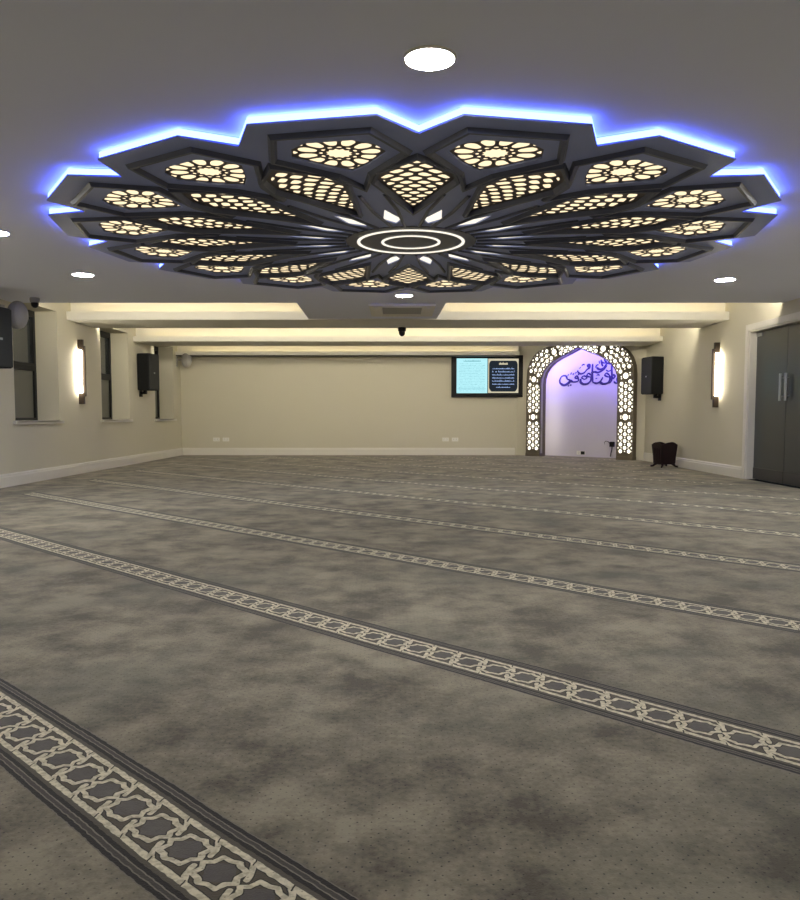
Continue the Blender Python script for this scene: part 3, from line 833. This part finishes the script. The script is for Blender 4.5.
# drop cells closer than a web width to one already placed
kept = []
for c in sorted(cells, key=lambda c: -(Vector(c[0])-Vector(c[len(c)//2])).length):
    cc = sum((Vector(p) for p in c), Vector((0,0)))/len(c); rr = (Vector(c[0])-cc).length
    if cc.x < rr+0.004: continue
    if all((cc-k[0]).length > rr+k[1]+0.002 for k in kept): kept.append((cc, rr, c))
cells = [k[2] for k in kept]
hole = cells + [[(-x, z) for x, z in c] for c in cells]
band_outline = outer + inner[::-1]
obj('lattice_panel', plate(band_outline, hole, 0.128, 0.140, MXW), M['bronze'], arch)
in2 = full([(x+0.02, z) for x, z in arch_in[:-1]] + [(0, arch_in[-1][1]+0.02)]); out2 = full([(x-0.02, z) for x, z in arch_out[:-1]] + [(0, arch_out[-1][1]-0.02)])
obj('light_diffuser', plate([(x, max(z, 0.03)) for x, z in out2] + [(x, max(z, 0.03)) for x, z in in2[::-1]], [], 0.108, 0.114, MXW), G['arch'], arch)
def walls_of(poly, t, z0, z1):      # thin wall band following a polyline, offset inward by t
    off = []
    pv = [Vector(p) for p in poly]
    for i in range(len(pv)):
        d1 = (pv[i]-pv[max(i-1,0)]); d2 = (pv[min(i+1,len(pv)-1)]-pv[i])
        d = (d1.normalized() if d1.length else d2.normalized()) + (d2.normalized() if d2.length else d1.normalized())
        d.normalize(); off.append((pv[i].x - d.y*t, pv[i].y + d.x*t))
    return plate(list(poly)+off[::-1], [], z0, z1, MXW)
obj('outer_edge', walls_of(outer, 0.014, 0.0, 0.146), M['bronze'], arch)
obj('inner_edge', walls_of(inner, -0.014, 0.10, 0.146), M['bronze'], arch)
obj('inner_lining', walls_of(inner, -0.014, 0.03, 0.10), M['grey_plastic'], arch)
obj('inner_edge', walls_of(inner, -0.014, -0.08, 0.03), M['bronze'], arch)
obj('niche_light', walls_of(full([(1.12, 1.75), (1.03, 2.04), (0.87, 2.19), (0.68, 2.28), (0.43, 2.36), (0.0, 2.46)]), 0.02, -0.045, -0.02), G['violet'], arch)
for s in (-1, 1):
    x0, x1 = sorted((s*0.945, s*1.325))
    obj('plinth', B(x0, x1, -0.152, 0.0, 0, 0.07, bev=0.006), M['bronze'], arch)

# ------------------------------------------------------------------ calligraphy on the niche wall (traced strokes of varying width)
cal = None
def cal_pt(zx, zy):
    # position on the niche wall of a spot of the inscription, in a 0..800 by 0..400 layout
    return (zx*0.003142 - 1.298, 1.945 - (zy-150)*0.00275)
strokes = [
 ([(212,232),(200,205),(168,206),(150,235),(156,265),(185,276),(215,262),(232,240),(212,232)], 7),
 ([(156,262),(182,280),(215,272),(240,252)], 10),
 ([(225,248),(262,256),(300,250),(302,225),(288,208),(276,222),(300,232)], 7),
 ([(262,256),(240,240),(232,252)], 6),
 ([(322,232),(322,258),(345,276),(380,272),(404,246),(408,208)], 10),
 ([(408,208),(384,192),(372,210),(398,222)], 7),
 ([(345,236),(330,222),(352,210),(372,228),(345,240)], 6),
 ([(416,118),(414,160),(415,205),(418,262)], 8),
 ([(430,268),(452,272),(478,258),(498,226)], 9),
 ([(418,262),(430,268)], 7),
 ([(470,258),(498,278),(535,272),(552,242),(548,214)], 10),
 ([(548,214),(526,196),(512,212),(540,228)], 7),
 ([(566,118),(564,160),(566,205),(572,238),(590,226),(578,206)], 8),
 ([(566,238),(560,262),(540,276)], 8),
 ([(600,190),(612,215),(606,246),(612,270),(596,276),(582,262)], 7),
 ([(300,178),(318,192),(348,186),(372,160),(392,148),(392,124),(376,126),(384,146)], 8),
 ([(300,178),(296,164)], 6),
 ([(404,190),(432,182),(460,188),(500,168),(528,136)], 9),
 ([(448,148),(470,164),(500,156),(530,120),(566,128)], 9),
 ([(440,150),(446,132),(462,126)], 6),
 ([(482,88),(486,118),(496,142)], 7),
 ([(506,82),(512,100),(524,112),(502,116),(490,104)], 6),
 ([(466,96),(470,120)], 4),
 ([(578,126),(590,150),(604,158),(600,134)], 6),
 ([(520,170),(540,182),(560,172)], 5),
 ([(240,196),(246,178)], 5), ([(258,200),(264,184)], 5), ([(215,206),(224,190)], 4),
 ([(330,130),(340,118),(352,124)], 5), ([(310,150),(322,140)], 4), ([(276,188),(288,176)], 4),
 ([(238,276),(246,284)], 7), ([(220,282),(226,289)], 7), ([(300,196),(306,202)], 6),
 ([(352,212),(358,218)], 5), ([(448,212),(462,204),(470,214)], 5), ([(520,96),(528,88)], 5), ([(590,176),(600,170)], 5), ([(440,236),(454,232)], 5)]
bm = bmesh.new()
def ribbon(bm, pts, wd, y0, y1):
    # smooth centre line
    P_ = [Vector(p) for p in pts]; fine = []
    for i in range(len(P_)-1):
        p0 = P_[max(i-1,0)]; p1 = P_[i]; p2 = P_[i+1]; p3 = P_[min(i+2, len(P_)-1)]
        for k in range(5):
            t = k/5; fine.append(0.5*((2*p1)+(p2-p0)*t+(2*p0-5*p1+4*p2-p3)*t*t+(3*p1-p0-3*p2+p3)*t**3))
    fine.append(P_[-1]); n = len(fine); L_, R_ = [], []
    for i, p in enumerate(fine):
        d = (fine[min(i+1,n-1)]-fine[max(i-1,0)]).normalized(); nn = Vector((-d.y, d.x))
        pen = 0.55 + 0.45*abs(d.dot(Vector((0.8, 0.6))))          # broad-nib pen
        wv = wd*pen*(0.35+0.65*min(1, min(i, n-1-i)/3.0+0.3))/2
        L_.append(p+nn*wv); R_.append(p-nn*wv)
    def V(p, y): x, z = cal_pt(p.x, p.y); return bm.verts.new((x, y, z))
    a = [V(p, y0) for p in L_]; b = [V(p, y0) for p in R_]; c = [V(p, y1) for p in L_]; d = [V(p, y1) for p in R_]
    for i in range(n-1):
        bm.faces.new((a[i],a[i+1],b[i+1],b[i])); bm.faces.new((c[i+1],c[i],d[i],d[i+1]))
        bm.faces.new((a[i+1],a[i],c[i],c[i+1])); bm.faces.new((b[i],b[i+1],d[i+1],d[i]))
    bm.faces.new((a[0],b[0],d[0],c[0])); bm.faces.new((a[-1],c[-1],d[-1],b[-1]))
for pts, wd in strokes: ribbon(bm, pts, wd*2.0, ND_-0.012, ND_-0.001)
cal = obj('wall_calligraphy', bm, M['ink'], None, (AC.x, AC.y, 0), AR)
tag(cal, 'dark violet Arabic calligraphy across the top of the purple niche wall', 'calligraphy')

# small fittings in the niche
nl = lambda x, y, z: tuple((Matrix.Translation(AC) @ Matrix.Rotation(AR, 4, 'Z')) @ Vector((x, y, z)))
t = socket(0, 0, 'small grey and black socket low in the middle of the niche', 0.22, nl(-0.25, ND_-0.001, 0.085), AR, 'sockets in the purple niche')
obj('black_insert', B(0.0, 0.10, -0.016, -0.0125, -0.036, 0.036), M['black'], t)
t = thing('power_adapter', 'small black plug with thin cable at the lower right of the niche', 'plug', nl(0.53, ND_-0.001, 0.24), AR)
obj('plug_body', B(-0.05, 0.05, -0.06, 0, 0.0, 0.11, bev=0.008), M['black'], t)
bm = bmesh.new(); tube(bm, [(0, -0.03, 0.0), (0.0, -0.035, -0.06), (-0.02, -0.04, -0.14), (-0.03, -0.04, -0.21)], 0.012)
tube(bm, [(-0.05, -0.03, 0.06), (-0.10, -0.02, 0.11), (-0.16, -0.015, 0.12), (-0.2, -0.01, 0.09), (-0.19, -0.01, 0.05)], 0.007)
obj('cable', bm, M['cable'], t)

# ------------------------------------------------------------------ flared wooden waste bin by the right wall
wb = thing('waste_bin', 'dark wooden bin with scalloped flared sides and scroll feet by the right wall', 'bin', (4.68, 13.90, 0.0), math.radians(16))
def bin_side(w0, w1, z0, z1, lift, n=10):
    pts = [(-w0/2, z0), (w0/2, z0), (w0/2*1.02, z0+(z1-z0)*0.4), (w1/2, z1)]
    for i in range(1, n): 
        t_ = i/n; pts.append((w1/2 - w1*t_, z1 + lift*math.sin(PI*t_)))
    pts.append((-w1/2, z1)); pts.append((-w0/2*1.02, z0+(z1-z0)*0.4)); return pts
for k in range(4):
    mxs = Matrix.Rotation(PI/2*k, 4, 'Z') @ Matrix.Translation((0, -0.118, 0)) @ Matrix.Rotation(math.radians(4), 4, 'X') @ Matrix(((1,0,0,0),(0,0,-1,0),(0,1,0,0),(0,0,0,1)))
    if k in (3, 1):
        sl = [rect(-0.085+0.05*j, -0.085+0.05*j+0.020, 0.12, 0.34) for j in range(4)]
        bm = plate(bin_side(0.245, 0.30, 0.07, 0.40, 0.045), sl, 0, 0.016, mxs)
    else:
        bm = plate(bin_side(0.245, 0.30, 0.07, 0.40, 0.045), [], 0, 0.016, mxs)
    obj('side_panel', bm, M['wood'], wb)
obj('inner_box', B(-0.10, 0.10, -0.10, 0.10, 0.075, 0.36), M['black'], wb)
obj('bottom_board', B(-0.118, 0.118, -0.118, 0.118, 0.055, 0.075), M['wood'], wb)
for sx_ in (-1, 1):
    for sy_ in (-1, 1):
        bm = bmesh.new(); tube(bm, [(sx_*0.09, sy_*0.09, 0.075), (sx_*0.115, sy_*0.115, 0.05), (sx_*0.135, sy_*0.135, 0.025), (sx_*0.165, sy_*0.165, 0.018)], [0.026, 0.022, 0.018, 0.016], 10)
        obj('foot', bm, M['wood'], wb)
